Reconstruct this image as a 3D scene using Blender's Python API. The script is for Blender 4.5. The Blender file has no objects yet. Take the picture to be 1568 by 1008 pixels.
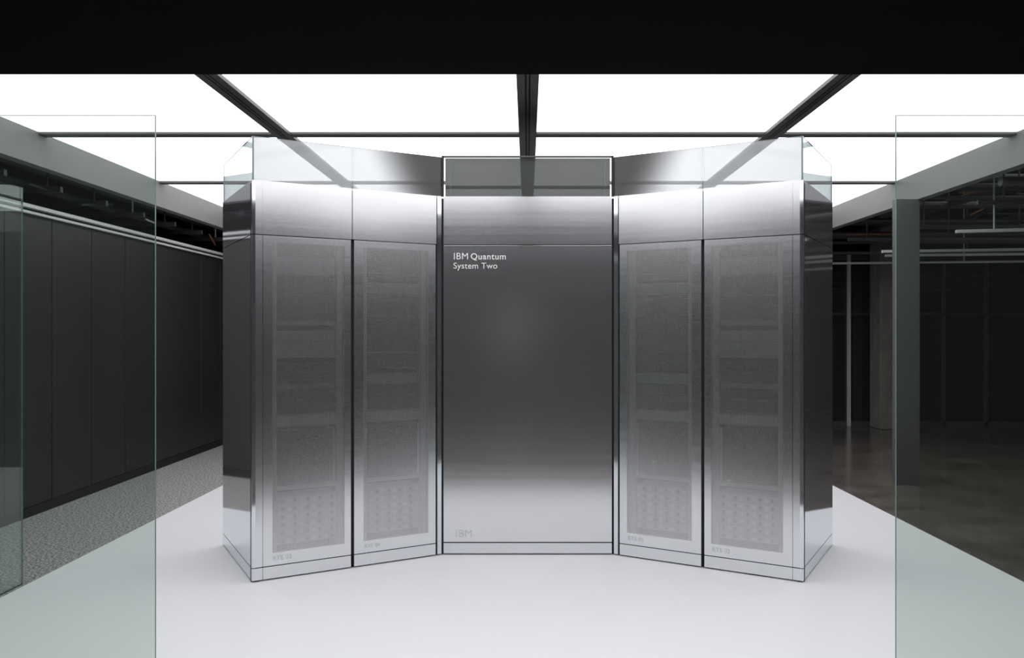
import bpy, math, random
from mathutils import Vector
random.seed(4)
scene = bpy.context.scene
scene.view_settings.view_transform = 'Standard'
scene.view_settings.look = 'None'

# ---------------------------------------------------------------- materials
def newmat(name):
    m = bpy.data.materials.new(name); m.use_nodes = True
    nt = m.node_tree
    return m, nt, nt.nodes['Principled BSDF'], nt.nodes['Material Output']

def pmat(name, col, rough=0.5, metal=0.0, spec=0.5, var=0.0, vscale=(3,3,3), bump=0.0, bscale=(50,50,50), rvar=0.0):
    m, nt, p, out = newmat(name)
    p.inputs['Base Color'].default_value = (*col, 1)
    p.inputs['Roughness'].default_value = rough
    p.inputs['Metallic'].default_value = metal
    p.inputs['Specular IOR Level'].default_value = spec
    tc = nt.nodes.new('ShaderNodeTexCoord')
    def noise(scale, detail=3):
        mp = nt.nodes.new('ShaderNodeMapping'); mp.inputs['Scale'].default_value = scale
        nt.links.new(tc.outputs['Object'], mp.inputs['Vector'])
        n = nt.nodes.new('ShaderNodeTexNoise'); n.inputs['Scale'].default_value = 1
        n.inputs['Detail'].default_value = detail
        nt.links.new(mp.outputs['Vector'], n.inputs['Vector'])
        return n
    if var > 0 or rvar > 0:
        n = noise(vscale)
        if var > 0:
            mx = nt.nodes.new('ShaderNodeMix'); mx.data_type = 'RGBA'
            mx.inputs['A'].default_value = (*[max(0, c*(1-var)) for c in col], 1)
            mx.inputs['B'].default_value = (*[min(1, c*(1+var)) for c in col], 1)
            nt.links.new(n.outputs['Fac'], mx.inputs['Factor'])
            nt.links.new(mx.outputs['Result'], p.inputs['Base Color'])
        if rvar > 0:
            mr = nt.nodes.new('ShaderNodeMapRange')
            mr.inputs['To Min'].default_value = max(0, rough-rvar)
            mr.inputs['To Max'].default_value = rough+rvar
            nt.links.new(n.outputs['Fac'], mr.inputs['Value'])
            nt.links.new(mr.outputs['Result'], p.inputs['Roughness'])
    if bump > 0:
        n = noise(bscale, 2)
        b = nt.nodes.new('ShaderNodeBump'); b.inputs['Strength'].default_value = bump
        b.inputs['Distance'].default_value = 0.01
        nt.links.new(n.outputs['Fac'], b.inputs['Height'])
        nt.links.new(b.outputs['Normal'], p.inputs['Normal'])
    return m

def emat(name, col, s):
    m, nt, p, out = newmat(name)
    p.inputs['Base Color'].default_value = (*col, 1)
    p.inputs['Emission Color'].default_value = (*col, 1)
    p.inputs['Emission Strength'].default_value = s
    return m

def glassmat(name, tint, refl=1.0, haze=0.0, hazecol=(.7, .8, .75), frosted=0.0, rough=0.01, refl_fade=False):
    m, nt, p, out = newmat(name)
    if not refl_fade: nt.nodes.remove(p)
    t = nt.nodes.new('ShaderNodeBsdfTransparent'); t.inputs['Color'].default_value = (*tint, 1)
    g = nt.nodes.new('ShaderNodeBsdfGlossy'); g.inputs['Roughness'].default_value = rough
    g.inputs['Color'].default_value = (refl, refl, refl, 1)
    geo = nt.nodes.new('ShaderNodeNewGeometry')
    ior = nt.nodes.new('ShaderNodeMapRange')
    ior.inputs['To Min'].default_value = 1.45; ior.inputs['To Max'].default_value = 1/1.45
    nt.links.new(geo.outputs['Backfacing'], ior.inputs['Value'])
    fr = nt.nodes.new('ShaderNodeFresnel')
    nt.links.new(ior.outputs['Result'], fr.inputs['IOR'])
    mx = nt.nodes.new('ShaderNodeMixShader')
    nt.links.new(fr.outputs[0], mx.inputs[0])
    nt.links.new(t.outputs[0], mx.inputs[1]); nt.links.new(g.outputs[0], mx.inputs[2])
    last = mx
    if haze > 0:
        d = nt.nodes.new('ShaderNodeBsdfDiffuse'); d.inputs['Color'].default_value = (*hazecol, 1)
        m2 = nt.nodes.new('ShaderNodeMixShader'); m2.inputs[0].default_value = haze
        nt.links.new(last.outputs[0], m2.inputs[1]); nt.links.new(d.outputs[0], m2.inputs[2]); last = m2
    if frosted > 0:
        d = nt.nodes.new('ShaderNodeBsdfTranslucent'); d.inputs['Color'].default_value = (*hazecol, 1)
        m2 = nt.nodes.new('ShaderNodeMixShader'); m2.inputs[0].default_value = frosted
        nt.links.new(last.outputs[0], m2.inputs[1]); nt.links.new(d.outputs[0], m2.inputs[2]); last = m2
    if refl_fade:
        # grey reflection gradient painted into the glass, fading out away from the cabinet centre
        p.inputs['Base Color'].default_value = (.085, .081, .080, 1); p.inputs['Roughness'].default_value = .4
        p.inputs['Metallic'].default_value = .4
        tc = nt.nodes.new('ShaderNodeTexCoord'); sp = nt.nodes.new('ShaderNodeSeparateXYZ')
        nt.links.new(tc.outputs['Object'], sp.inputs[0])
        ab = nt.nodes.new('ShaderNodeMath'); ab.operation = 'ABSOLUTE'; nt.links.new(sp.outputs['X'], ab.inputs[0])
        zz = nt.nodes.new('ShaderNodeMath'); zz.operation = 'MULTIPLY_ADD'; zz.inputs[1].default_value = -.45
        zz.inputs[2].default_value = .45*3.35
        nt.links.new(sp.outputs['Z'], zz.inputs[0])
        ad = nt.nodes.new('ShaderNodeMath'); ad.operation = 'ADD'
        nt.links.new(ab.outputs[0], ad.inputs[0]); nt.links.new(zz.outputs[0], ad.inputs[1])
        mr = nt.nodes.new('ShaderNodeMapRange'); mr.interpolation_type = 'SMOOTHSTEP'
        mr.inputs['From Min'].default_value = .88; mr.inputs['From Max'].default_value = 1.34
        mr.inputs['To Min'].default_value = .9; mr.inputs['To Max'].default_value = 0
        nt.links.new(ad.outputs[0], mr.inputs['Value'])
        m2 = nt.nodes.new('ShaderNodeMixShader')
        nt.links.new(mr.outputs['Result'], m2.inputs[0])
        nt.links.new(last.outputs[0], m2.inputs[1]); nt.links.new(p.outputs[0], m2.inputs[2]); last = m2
    nt.links.new(last.outputs[0], out.inputs['Surface'])
    return m

M_steel = pmat('brushed_steel', (.82, .83, .85), .18, .945, var=.05, vscale=(.5, .5, 45), rvar=.02)
M_mirror = pmat('polished_steel', (.80, .83, .88), .06, .93, var=.02)
M_frame = pmat('door_frame_steel', (.84, .85, .87), .21, .96, var=.04, vscale=(.5, .5, 40), rvar=.03)
M_dark = pmat('dark_gap', (.015, .015, .017), .6, var=.2)
M_rack = pmat('rack_dark', (.09, .09, .095), .4, .2, var=.4, vscale=(8, 8, 60))
M_rail = pmat('rack_rail', (.66, .64, .60), .45, .1, var=.1)
M_unit = pmat('rack_unit', (.44, .44, .445), .4, .2, var=.3, vscale=(30, 30, 90))
M_led = emat('status_led', (.05, 1, .25), .8)
M_text = pmat('white_lettering', (.92, .92, .92), .5)
M_textg = pmat('grey_lettering', (.66, .67, .69), .4, .4)
M_inner = pmat('enclosure_metal', (.085, .081, .080), .42, .5, var=.3, vscale=(2.2, 2.2, .4))
M_glass = glassmat('partition_glass', (.865, .91, .888), .95, .010)
M_glassedge = pmat('glass_edge', (.16, .24, .21), .2, 0, .6)
M_crown = glassmat('crown_glass', (.93, .95, .945), .9, .015, (.8, .85, .85))
M_crowns = glassmat('tinted_crown_glass', (.74, .79, .79), .9, .03, (.8, .9, .9))
M_crownw = glassmat('frosted_crown_glass', (.80, .81, .815), .9, .10, (.9, .92, .93), .26)
M_crownf = glassmat('reflection_fade_crown_glass', (.80, .81, .815), .9, .10, (.9, .92, .93), .26, refl_fade=True)
M_panel = emat('light_panel', (.985, .985, 1.0), 1.75)
M_beam = pmat('beam_metal', (.12, .12, .125), .45, .3, var=.1)
M_beamd = pmat('beam_groove', (.012, .012, .012), .6)
M_fascia = pmat('fascia_grey', (.20, .20, .205), .5, .1, var=.06)
M_black = pmat('bulkhead_black', (.0022, .0030, .0052), .8, spec=.05, var=.2)
M_wall = pmat('dark_wall_panel', (.022, .0212, .021), .45, 0, .35, var=.25, vscale=(1, 1, .5), rvar=.08)
M_wallgap = pmat('wall_gap', (.004, .004, .004), .7)
M_room = pmat('dark_room', (.008, .008, .0085), .8, spec=.2, var=.3)
M_roomb = pmat('rear_room', (.08, .078, .079), .8, spec=.2, var=.3)
M_conc = pmat('column_concrete', (.20, .19, .172), .8, var=.4, vscale=(5, 5, 3), bump=.2, bscale=(20, 20, 20))
M_strip = pmat('strip_grey', (.09, .09, .092), .5, var=.1)
M_mull = pmat('mullion_grey', (.10, .10, .102), .4, .3, var=.1)
M_pipe = pmat('pipe_metal', (.06, .06, .062), .5, .4, var=.5)
M_pipel = pmat('strut_light', (.55, .55, .55), .5, .1, var=.1)
M_cable = pmat('cable_rust', (.28, .10, .07), .6, var=.3)
M_bluec = pmat('cable_blue', (.05, .10, .18), .6, var=.3)

def floor_mats():
    w = pmat('white_platform_floor', (.86, .86, .885), .32, 0, .4, var=.012, vscale=(.7, .7, .7))
    m, nt, p, out = newmat('polished_concrete')
    tc = nt.nodes.new('ShaderNodeTexCoord')
    n = nt.nodes.new('ShaderNodeTexNoise'); n.inputs['Scale'].default_value = 1.6; n.inputs['Detail'].default_value = 8
    n.inputs['Roughness'].default_value = .7
    cr = nt.nodes.new('ShaderNodeValToRGB')
    cr.color_ramp.elements[0].position = .3; cr.color_ramp.elements[0].color = (.055, .048, .042, 1)
    cr.color_ramp.elements[1].position = .7; cr.color_ramp.elements[1].color = (.17, .152, .135, 1)
    nt.links.new(tc.outputs['Object'], n.inputs['Vector']); nt.links.new(n.outputs['Fac'], cr.inputs[0])
    nt.links.new(cr.outputs[0], p.inputs['Base Color'])
    p.inputs['Roughness'].default_value = .16
    c = m
    m, nt, p, out = newmat('speckled_floor')
    tc = nt.nodes.new('ShaderNodeTexCoord')
    n2 = nt.nodes.new('ShaderNodeTexNoise'); n2.inputs['Scale'].default_value = 45; n2.inputs['Detail'].default_value = 6
    n2.inputs['Roughness'].default_value = .8
    cr = nt.nodes.new('ShaderNodeValToRGB')
    cr.color_ramp.elements[0].position = .40; cr.color_ramp.elements[0].color = (.03, .029, .027, 1)
    cr.color_ramp.elements[1].position = .62; cr.color_ramp.elements[1].color = (.58, .57, .55, 1)
    nt.links.new(tc.outputs['Object'], n2.inputs['Vector']); nt.links.new(n2.outputs['Fac'], cr.inputs[0])
    nt.links.new(cr.outputs[0], p.inputs['Base Color'])
    p.inputs['Roughness'].default_value = .7; p.inputs['Specular IOR Level'].default_value = .2
    return w, c, m
M_white, M_concrete, M_speck = floor_mats()

def perf_mat():
    m, nt, p, out = newmat('perforated_mesh')
    p.inputs['Base Color'].default_value = (.78, .78, .79, 1)
    p.inputs['Metallic'].default_value = .94; p.inputs['Roughness'].default_value = .25
    uv = nt.nodes.new('ShaderNodeTexCoord')
    mp = nt.nodes.new('ShaderNodeMapping'); k = 1/0.010
    mp.inputs['Scale'].default_value = (k, k, 1)
    nt.links.new(uv.outputs['UV'], mp.inputs['Vector'])
    fr = nt.nodes.new('ShaderNodeVectorMath'); fr.operation = 'FRACTION'
    nt.links.new(mp.outputs['Vector'], fr.inputs[0])
    sb = nt.nodes.new('ShaderNodeVectorMath'); sb.operation = 'SUBTRACT'; sb.inputs[1].default_value = (.5, .5, 0)
    nt.links.new(fr.outputs[0], sb.inputs[0])
    ln = nt.nodes.new('ShaderNodeVectorMath'); ln.operation = 'LENGTH'
    nt.links.new(sb.outputs[0], ln.inputs[0])
    lt = nt.nodes.new('ShaderNodeMath'); lt.operation = 'LESS_THAN'; lt.inputs[1].default_value = .31
    nt.links.new(ln.outputs['Value'], lt.inputs[0])
    t = nt.nodes.new('ShaderNodeBsdfTransparent')
    mx = nt.nodes.new('ShaderNodeMixShader')
    nt.links.new(lt.outputs[0], mx.inputs[0]); nt.links.new(p.outputs[0], mx.inputs[1]); nt.links.new(t.outputs[0], mx.inputs[2])
    nt.links.new(mx.outputs[0], out.inputs['Surface'])
    return m
M_perf = perf_mat()

# ---------------------------------------------------------------- mesh builder
class MB:
    def __init__(s, name): s.n = name; s.v = []; s.f = []; s.mi = []; s.uv = []; s.mats = []
    def mid(s, m):
        if m not in s.mats: s.mats.append(m)
        return s.mats.index(m)
    def hexa(s, c, m, uvs=None, sidemat=None, skip=()):
        """c: 8 corners, 0-3 bottom ccw, 4-7 top. face order: bottom, top, 0-1 side, 1-2, 2-3, 3-0"""
        b = len(s.v); s.v += [tuple(x) for x in c]
        fs = [(3, 2, 1, 0), (4, 5, 6, 7), (0, 1, 5, 4), (1, 2, 6, 5), (2, 3, 7, 6), (3, 0, 4, 7)]
        for i, f in enumerate(fs):
            if i in skip: continue
            s.f.append([b+j for j in f])
            mm = m if (sidemat is None or i in (2, 4)) else sidemat
            s.mi.append(s.mid(mm))
            s.uv.append([(uvs[j] if uvs else (c[j][0], c[j][1])) for j in f])
    def box(s, x0, x1, y0, y1, z0, z1, m, sidemat=None):
        s.hexa([(x0, y0, z0), (x1, y0, z0), (x1, y1, z0), (x0, y1, z0),
                (x0, y0, z1), (x1, y0, z1), (x1, y1, z1), (x0, y1, z1)], m, None, sidemat)
    def face(s, p0, p1, u0, u1, z0, z1, d0, d1, m, sidemat=None):
        """slab on the vertical face p0->p1 (outward normal to the right of travel); d = depth behind the face"""
        a = Vector(p0); b = Vector(p1); u = (b-a).normalized(); n = Vector((u.y, -u.x))
        def P(uu, d, z):
            q = a+u*uu-n*d; return (q.x, q.y, z)
        c = [P(u0, d0, z0), P(u1, d0, z0), P(u1, d1, z0), P(u0, d1, z0),
             P(u0, d0, z1), P(u1, d0, z1), P(u1, d1, z1), P(u0, d1, z1)]
        uv = [(u0, z0), (u1, z0), (u1, z0), (u0, z0), (u0, z1), (u1, z1), (u1, z1), (u0, z1)]
        s.hexa(c, m, uv, sidemat)
    def prism(s, poly, z0, z1, m):
        b = len(s.v); n = len(poly)
        s.v += [(x, y, z0) for x, y in poly]+[(x, y, z1) for x, y in poly]
        fl = [list(range(b+n-1, b-1, -1)), list(range(b+n, b+2*n))]
        for i in range(n):
            j = (i+1) % n; fl.append([b+i, b+j, b+n+j, b+n+i])
        for f in fl:
            s.f.append(f); s.mi.append(s.mid(m)); s.uv.append([(s.v[i][0], s.v[i][1]) for i in f])
    def tube(s, p, q, r, m, seg=10):
        p = Vector(p); q = Vector(q); d = (q-p).normalized()
        a = d.orthogonal().normalized(); e = d.cross(a)
        b = len(s.v)
        for c in (p, q):
            for i in range(seg):
                t = 2*math.pi*i/seg; s.v.append(tuple(c+(a*math.cos(t)+e*math.sin(t))*r))
        for i in range(seg):
            j = (i+1) % seg
            s.f.append([b+i, b+j, b+seg+j, b+seg+i]); s.mi.append(s.mid(m)); s.uv.append([(0, 0)]*4)
        s.f.append(list(range(b+seg-1, b-1, -1))); s.mi.append(s.mid(m)); s.uv.append([(0, 0)]*seg)
        s.f.append(list(range(b+seg, b+2*seg))); s.mi.append(s.mid(m)); s.uv.append([(0, 0)]*seg)
    def build(s, parent=None, bevel=0):
        me = bpy.data.meshes.new(s.n); me.from_pydata(s.v, [], s.f)
        for m in s.mats: me.materials.append(m)
        ul = me.uv_layers.new(name='UVMap')
        for p, mi, uv in zip(me.polygons, s.mi, s.uv):
            p.material_index = mi
            for k, li in enumerate(p.loop_indices): ul.data[li].uv = uv[k]
        me.update()
        o = bpy.data.objects.new(s.n, me); scene.collection.objects.link(o)
        if parent: o.parent = parent
        if bevel:
            bm = o.modifiers.new('bevel', 'BEVEL'); bm.width = bevel; bm.segments = 2; bm.limit_method = 'ANGLE'
        return o
def empty(name):
    e = bpy.data.objects.new(name, None); scene.collection.objects.link(e); e.empty_display_size = .3; return e

# ---------------------------------------------------------------- quantum computer
QC = empty('quantum_computer_cabinet')
ZK, ZD, ZM, ZG = .105, 2.614, 3.022, 3.352
def mir(p): return (-p[0], p[1])
A = (-2.687, 7.322); B = (-2.065, 6.223); C = (-.7155, 7.0)
D, E, F = mir(C), mir(B), mir(A)
G = (1.337, 8.15); H = (-1.337, 8.15)
L_side = (Vector(B)-Vector(A)).length
L_wing = (Vector(C)-Vector(B)).length

# centre door
b = MB('centre_door')
w = D[0]-C[0]
b.face(C, D, .006, w-.006, ZK+.004, ZD-.004, 0, .025, M_steel)
b.face(C, D, .006, w-.006, .012, ZK-.004, 0, .025, M_steel)
b.face(C, D, .006, w-.006, ZD+.004, ZM, 0, .025, M_steel)
b.build(QC, .002)
b = MB('centre_backing')
b.face(C, D, -.02, w+.02, 0.0, ZM-.02, .03, .08, M_dark)
b.build(QC)

wings = [(B, C, False, 'left'), (D, E, True, 'right')]
for P0, P1, flip, side in wings:
    L = L_wing
    def U(a, c):  # measured from the outer corner
        return (L-c, L-a) if flip else (a, c)
    b = MB('wing_panels_'+side)
    def fr(a, c, z0, z1, d0=0, d1=.025, m=M_frame, sm=None):
        u0, u1 = U(a, c); b.face(P0, P1, u0, u1, z0, z1, d0, d1, m, sm)
    # outer strip
    fr(.0, .077, ZK+.004, ZD-.003); fr(.0, .077, .012, ZK-.003); fr(.0, .077, ZD+.003, ZM, m=M_steel)
    segs = [(.080, .762, .150, .708), (.788, 1.492, .865, 1.425)]
    for (a, c, ma, mc) in segs:
        zb, zt = .205, 2.555
        fr(a, ma, ZK+.004, ZD-.003); fr(mc, c, ZK+.004, ZD-.003)
        fr(ma, mc, ZK+.004, zb); fr(ma, mc, zt, ZD-.003)
        fr(a, c, .012, ZK-.003)
    fr(.078, .770, ZD+.003, ZM, m=M_steel); fr(.776, 1.500, ZD+.003, ZM, m=M_steel)
    # corner post next to the centre door
    fr(1.508, L-.012, .012, ZM, 0, .025, M_mirror)
    b.build(QC)
    b = MB('perforated_doors_'+side)
    for (a, c, ma, mc) in segs:
        fr(ma, mc, .205, 2.555, .002, .004, M_perf)
    b.build(QC)
    b = MB('gap_backing_'+side)
    for a, c in [(.0, .10), (.74, .81), (1.47, L+.0)]:
        fr(a, c, 0.0, ZM-.02, .03, .06, M_dark)
    fr(.0, L-.02, 0.0, .10, .03, .06, M_dark); fr(.0, L-.02, ZD-.03, ZM-.02, .03, .06, M_dark)
    b.build(QC)
    b = MB('server_racks_'+side)
    for k, (a, c, ma, mc) in enumerate(segs):
        fr(ma-.03, mc+.03, .12, 2.58, .32, .36, M_rack)            # back of rack
        fr(ma+.00, ma+.045, .14, 2.56, .05, .09, M_rail)
        fr(mc-.045, mc, .14, 2.56, .05, .09, M_rail)
        rr = random.Random(k+7)
        # perforated lower units
        zz = .24
        while zz < .60:
            fr(ma+.05, mc-.05, zz, zz+.052, .07, .30, M_unit)
            for q in range(9):
                x = ma+.08+q*(mc-ma-.17)/8
                fr(x, x+.022, zz+.012, zz+.038, .064, .07, M_rail if (q+k) % 2 else M_rack)
            zz += .062
        fr(ma+.045, mc-.045, .66, .69, .05, .3, M_rail)
        fr(ma+.05, mc-.05, .70, 1.12, .06, .30, M_rack)
        fr(mc-.075, mc-.06, .70, 1.12, .05, .06, M_rail)
        fr(ma+.045, mc-.045, 1.15, 1.23, .05, .3, M_rail)
        zz = 1.27
        while zz < 2.48:
            h = rr.choice([.045, .09, .09, .135])
            fr(ma+.05, mc-.05, zz, zz+h-.008, .08+rr.random()*.03, .30, rr.choice([M_rack, M_unit, M_rack, M_rack]))
            zz += h+rr.choice([0, 0, .03])
    b.build(QC)
    b = MB('status_leds_'+side)
    if flip:
        fr(1.21, 1.222, .80, .812, .055, .06, M_led); fr(.575, .587, .70, .712, .045, .05, M_led)
    else:
        fr(.30, .306, .93, .936, .045, .05, M_led)
    b.build(QC)

for P0, P1, name in [(A, B, 'left'), (E, F, 'right')]:
    b = MB('side_panel_'+name)
    b.face(P0, P1, 0, L_side, ZK+.003, ZD-.003, 0, .025, M_mirror)
    b.face(P0, P1, 0, L_side, .012, ZK-.003, 0, .025, M_mirror)
    b.face(P0, P1, 0, L_side, ZD+.003, ZM, 0, .025, M_mirror)
    b.face(P0, P1, .01, L_side-.01, 0.0, ZM-.01, .027, .05, M_dark)
    b.build(QC)
b = MB('rear_panels')
b.face(F, G, 0, (Vector(G)-Vector(F)).length, 0, ZM, 0, .025, M_steel)
b.face(G, H, 0, 2.674, 0, ZM, 0, .025, M_steel)
b.face(H, A, 0, (Vector(A)-Vector(H)).length, 0, ZM, 0, .025, M_steel)
b.build(QC)
b = MB('roof_deck')
hull = [(-2.65, 7.33), (-2.06, 6.27), (-.71, 7.04), (.71, 7.04), (2.06, 6.27), (2.65, 7.33), (1.32, 8.1), (-1.32, 8.1)]
b.prism(hull, ZM-.04, ZM-.012, M_dark); b.prism(hull, 0.0, .012, M_dark)
b.build(QC)

# crown glazing
b = MB('crown_glazing')
gz0 = ZM-.005
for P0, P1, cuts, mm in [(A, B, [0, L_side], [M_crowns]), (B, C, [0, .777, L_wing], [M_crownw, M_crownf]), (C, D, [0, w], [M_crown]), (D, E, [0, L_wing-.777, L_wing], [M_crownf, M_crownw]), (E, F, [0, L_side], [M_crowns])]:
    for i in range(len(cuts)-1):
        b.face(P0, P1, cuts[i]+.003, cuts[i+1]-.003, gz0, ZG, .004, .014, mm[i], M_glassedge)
b.build(QC)
b = MB('crown_trim')
for sx in (-1, 1):
    b.box(sx*.7155-.008, sx*.7155+.008, 6.99, 7.02, ZM, ZG+.012, M_dark)
b.box(-.7155, .7155, 6.995, 7.02, ZG, ZG+.012, M_beam)
b.build(QC)
# screen of the inner cryostat frame, directly behind the centre crown pane
b = MB('cryostat_screen')
b.box(-.70, .70, 7.06, 7.10, ZM-.012, ZG+.004, M_inner)
b.box(-.062, .062, 7.045, 7.06, ZM-.012, ZG+.002, M_strip)
b.box(-.045, .045, 7.04, 7.045, ZM-.012, ZG+.002, M_inner)
b.box(-.66, -.645, 7.045, 7.06, ZM-.012, ZG+.002, M_beam); b.box(.645, .66, 7.045, 7.06, ZM-.012, ZG+.002, M_beam)
b.build(QC)

# lettering
def text(body, loc, width, mat, bold=0.0, rotz=0.0, name='lettering', sp=1.0):
    cu = bpy.data.curves.new(name, 'FONT'); cu.body = body; cu.size = .075; cu.offset = bold; cu.extrude = .0008
    cu.resolution_u = 6; cu.space_character = sp
    o = bpy.data.objects.new(name, cu); scene.collection.objects.link(o)
    bpy.context.view_layer.update()
    wd = o.dimensions.x
    k = width/wd
    me = bpy.data.meshes.new_from_object(o.evaluated_get(bpy.context.evaluated_depsgraph_get()))
    bpy.data.objects.remove(o)
    o = bpy.data.objects.new(name, me); scene.collection.objects.link(o)
    o.scale = (k, k, k); o.rotation_euler = (math.pi/2, 0, rotz); o.location = loc; o.parent = QC
    me.materials.clear(); me.materials.append(mat)
    return o
text('IBM', (-.627, 6.998, 2.492), .118, M_text, 0, sp=1.05)
text('Quantum', (-.482, 6.998, 2.492), .295, M_text, .0009, sp=1.1)
text('System Two', (-.627, 6.998, 2.414), .368, M_text, 0, sp=1.05)
text('IBM', (-.613, 6.998, .152), .135, M_textg, .0, sp=1.1)
def wingtext(body, P0, P1, u, z, wd):
    a = Vector(P0); uu = (Vector(P1)-a).normalized(); n = Vector((uu.y, -uu.x)); q = a+uu*u+n*.002
    text(body, (q.x, q.y, z), wd, M_textg, 0, math.atan2(uu.y, uu.x))
wingtext('RTE 03', B, C, .15, .145, .14); wingtext('RTE 04', B, C, .87, .145, .13)
wingtext('RTE 01', D, E, L_wing-1.42, .145, .13); wingtext('RTE 02', D, E, L_wing-.70, .145, .14)

# ---------------------------------------------------------------- luminous ceiling
CZ = 3.83; XE = 4.77; XB = 2.40
LC = empty('luminous_ceiling')
b = MB('light_panels')
YR = [1.36, 2.85, 5.51, 8.17, 10.82, 13.45]
b.box(-XE, XE, YR[0], YR[-1], CZ, CZ+.05, M_panel)
b.build(LC)
b = MB('ceiling_rails')
for x in (-XB, 0, XB):
    b.box(x-.085, x-.022, YR[0], YR[-1], CZ-.03, CZ, M_beam); b.box(x+.022, x+.085, YR[0], YR[-1], CZ-.03, CZ, M_beam)
    b.box(x-.022, x+.022, YR[0], YR[-1], CZ-.012, CZ, M_beamd)
    b.box(x-.008, x+.008, YR[0], YR[-1], CZ-.03, CZ-.012, M_beam)
xs = [-XE, -XB-.085, -XB+.085, -.085, .085, XB-.085, XB+.085, XE]
for y in YR[1:-1]:
    for i in range(0, 8, 2):
        b.box(xs[i], xs[i+1], y-.07, y+.07, CZ-.022, CZ, M_beam)
b.build(LC)
b = MB('fascia')
for sx in (-1, 1):
    x0, x1 = sorted((sx*XE, sx*(XE+.12)))
    b.box(x0, x1, YR[0], YR[-1]+.12, 3.50, CZ+.08, M_fascia)
b.box(-XE, XE, YR[-1], YR[-1]+.12, 3.50, CZ+.08, M_fascia)
b.build(LC)

b = MB('bulkhead'); b.box(-6.0, 9.0, 1.0, 1.34, 2.302, 4.6, M_black); b.build()

# ---------------------------------------------------------------- room shell
b = MB('floor')
PX = 3.73
def quad(x0, x1, y0, y1, m):
    k = len(b.v); b.v += [(x0, y0, 0), (x1, y0, 0), (x1, y1, 0), (x0, y1, 0)]
    b.f.append([k, k+1, k+2, k+3]); b.mi.append(b.mid(m)); b.uv.append([(0, 0)]*4)
quad(-PX, PX, 4.05, 11.5, M_white)
quad(-5.2, -PX, 4.05, 17, M_speck)
quad(-PX, PX, 11.5, 17, M_concrete)
quad(PX, 16, 4.05, 17, M_concrete)
quad(-9, 16, -9, 4.05, M_concrete)
b.build()
b = MB('wall_left')
b.box(-5.30, -5.09, 1.34, 17, 0, 3.05, M_wallgap)
ys = [1.6+.805*k for k in range(19)]
for y in ys:
    b.box(-5.09, -5.06, y, y+.79, 0.10, 3.05, M_wall)
b.build(bevel=.004)
b = MB('baseboard_left'); b.box(-5.09, -5.05, 1.4, 17, 0, .095, M_wallgap); b.build()
b = MB('trim_1')
b.box(-5.2, -5.02, 1.4, 17, 3.075, 3.10, M_pipel); b.box(-5.2, -5.00, 1.4, 17, 3.13, 3.165, M_pipel)
b.box(-5.2, -5.08, 1.4, 17, 3.10, 3.13, M_dark)
b.box(-5.2, -5.06, 1.4, 17, 3.05, 3.075, M_dark)
b.build()
b = MB('ceiling'); b.box(-9, 16, -9, 17, 4.6, 4.7, M_room); b.build()
b = MB('wall_back'); b.box(-9, 16, 17, 17.2, 0, 4.6, M_room); b.build()
b = MB('wall_right'); b.box(16, 16.2, -9, 17, 0, 4.6, M_room); b.build()
b = MB('wall_left_rear'); b.box(-9.2, -9, -9, 17, 0, 4.6, M_room); b.build()
b = MB('wall_front'); b.box(-9, 16, -9.2, -9, 0, 4.6, M_roomb); b.build()

# ---------------------------------------------------------------- glass partitions
GH = 2.955
def gbox(x0, x1, y0, y1, edge='x'):
    b = MB('glass_partition')
    if edge == 'x':
        b.box(x0, x1, y0, y1, 0, GH, M_glass, M_glassedge)
    else:
        c = [(x0, y1, 0), (x0, y0, 0), (x1, y0, 0), (x1, y1, 0)]
        b.hexa(c+[(p[0], p[1], GH) for p in c], M_glass, None, M_glassedge)
    b.build()
gbox(-3.76, -1.84, 4.10, 4.114)
gbox(1.82, 3.76, 4.10, 4.114)
gbox(-3.775, -3.761, 4.10, 6.19, 'y')
gbox(3.761, 3.775, 4.10, 6.19, 'y')

# ---------------------------------------------------------------- right hand hall
b = MB('reflection_strip'); b.box(4.50, 4.79, 10.15, 10.25, 0, 3.50, M_strip); b.build()  # upright standing in for a grey strip reflected in the front glass
b = MB('concrete_column'); b.box(6.75, 7.2, 15.9, 16.4, 0, 4.6, M_conc); b.build(bevel=.02)
b = MB('window_1')
for k in range(13):
    x = 3.2+k*.85
    if 6.5 < x < 7.3: continue
    b.box(x-.03, x+.03, 16.55, 16.62, 0, 3.4, M_mull)
b.box(6.36, 6.42, 16.5, 16.56, 0, 3.4, M_pipel)
b.box(3.2, 14, 16.55, 16.62, 3.3, 3.4, M_mull); b.box(3.2, 14, 16.55, 16.62, 0.0, .08, M_mull)
b.box(3.2, 14, 16.55, 16.62, 2.2, 2.25, M_pipe)
b.box(3.2, 13.4, 16.58, 16.59, .08, 3.3, M_crown)
b.build()
CS = empty('suspended_ceiling_services')
b = MB('pipework')
rr = random.Random(11)
for k in range(11):
    z = 3.30+rr.random()*.85; y = 7+k*.85
    b.tube((4.95, y, z), (15.5, y, z), .02+rr.random()*.06, rr.choice([M_pipe, M_pipe, M_mull]))
for k in range(8):
    z = 3.6+rr.random()*.7; x = 5.2+k*.7
    b.tube((x, 3, z), (x, 16.5, z), .03+rr.random()*.07, rr.choice([M_pipe, M_mull]))
for k in range(5):
    y = 7.5+k*1.9; x0 = 5.1
    b.box(x0, 15, y, y+.05, 3.28+.04*(k % 2), 3.33+.04*(k % 2), M_mull)
    for j in range(6):
        x = x0+.3+j*1.3; b.tube((x, y+.025, 3.33), (x, y+.025, 4.6), .012, M_mull, 6)
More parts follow.
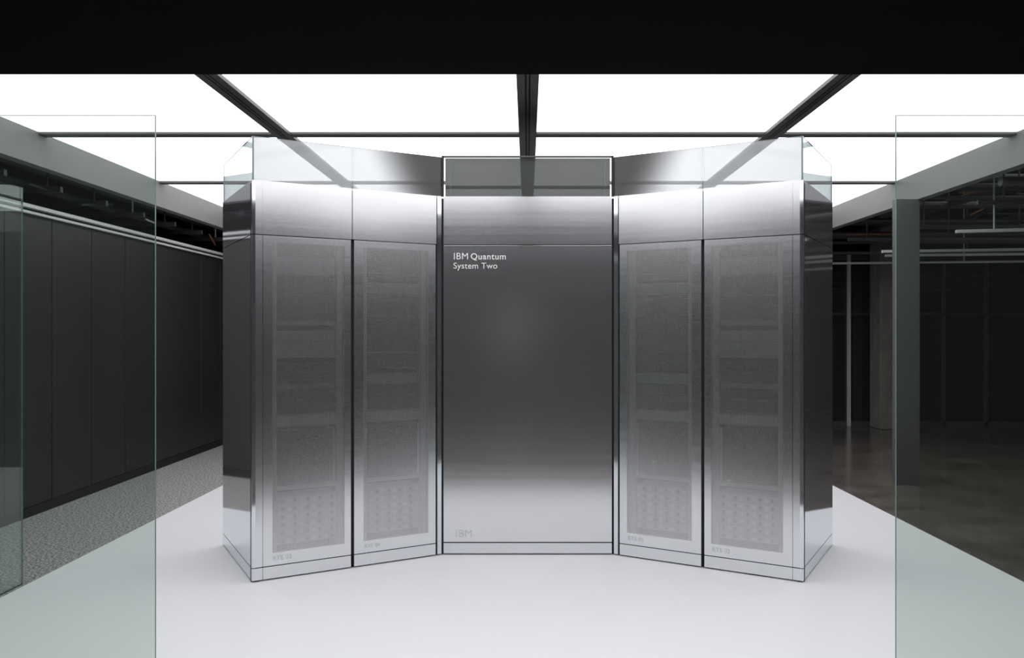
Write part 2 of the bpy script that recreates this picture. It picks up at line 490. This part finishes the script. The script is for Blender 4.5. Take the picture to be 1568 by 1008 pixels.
for k in range(34):
    x = 5.2+rr.random()*4.5; y = 7+rr.random()*7; z = 3.4+rr.random()*.7
    b.tube((x, y, z), (x+rr.uniform(.3, 1.2), y+rr.uniform(-.8, .8), z+rr.uniform(-.2, .3)), .014, rr.choice([M_cable, M_pipe, M_pipel]), 6)
b.build(CS)
b = MB('cable_tray')
# trays running obliquely across the hall
def bar(p, q, wz, m):
    p = Vector(p); q = Vector(q); d = (q-p).normalized(); s = Vector((-d.y, d.x, 0)).normalized()*.035
    c = [p-s, q-s, q+s, p+s]
    b.hexa([tuple(v) for v in c]+[(v.x, v.y, v.z+wz) for v in c], m)
for (p, q) in [((4.95, 9.6, 3.02), (11.5, 8.2, 3.02)), ((4.95, 11.6, 2.98), (11.5, 10.6, 2.98)), ((5.6, 13.0, 3.05), (12.5, 12.2, 3.05)),
               ((5.0, 15.2, 3.1), (13, 14.2, 3.1)), ((5.2, 8.4, 3.35), (11, 7.2, 3.35))]:
    bar(p, q, .035, M_pipel)
    for t in (.06, .35, .65, .95):
        c = Vector(p).lerp(Vector(q), t)
        b.tube((c.x, c.y, c.z+.02), (c.x, c.y, 4.6), .009, M_pipel, 6)
b.build(CS)
b = MB('ductwork')
for k in range(5):
    b.tube((-5.35, 3, 3.45+.22*k), (-5.35, 16.5, 3.45+.22*k), .05+.02*(k % 2), M_pipe)
for k in range(12):
    y = 5+k*.95
    b.box(-6.2, -4.95, y, y+.05, 3.36, 3.42, M_pipe)
    b.tube((-5.1, y+.02, 3.4), (-5.1, y+.02, 4.6), .012, M_pipel if k % 3 == 0 else M_pipe, 6)
for k in range(26):
    y = 6+rr.random()*8; z = 3.3+rr.random()*.6
    b.tube((-5.15+rr.random()*.15, y, z), (-5.1, y+rr.uniform(.3, 1.0), z+rr.uniform(-.15, .15)), .012, rr.choice([M_bluec, M_cable, M_pipel, M_pipe]), 6)
b.build(CS)

# warm wall lamp in the lobby behind the camera (seen only as a glow in the steel)
b = MB('wall_sconce')
M_warm = emat('warm_lamp', (1, .86, .68), .35)
b.box(-.55, -.30, -8.99, -8.9, 1.3, 2.6, M_warm)
b.build()
def area(name, loc, sx, sy, e, col=(1, 1, 1), rot=(0, 0, 0)):
    l = bpy.data.lights.new(name, 'AREA'); l.shape = 'RECTANGLE'; l.size = sx; l.size_y = sy; l.energy = e; l.color = col
    o = bpy.data.objects.new(name, l); o.location = loc; o.rotation_euler = rot; scene.collection.objects.link(o); return o
area('lobby_light', (0, -4, 4.5), 6, 4, 100, (1, .98, .96))
area('hall_fill', (9, 11, 4.55), 5, 5, 42, (1, .97, .93))  # added area light to brighten the pipework, with no fixture behind it

wd = bpy.data.worlds.new('world'); scene.world = wd; wd.use_nodes = True
wd.node_tree.nodes['Background'].inputs[0].default_value = (.012, .012, .013, 1)
wd.node_tree.nodes['Background'].inputs[1].default_value = 1

cam = bpy.data.cameras.new('camera'); co = bpy.data.objects.new('camera', cam); scene.collection.objects.link(co)
co.location = (0, 0, 1.888); co.rotation_euler = (math.pi/2, 0, 0)
cam.sensor_width = 36; cam.lens = 36*1272/1568; cam.shift_x = -24/1568; cam.shift_y = 3/1568
cam.clip_start = .05
scene.camera = co
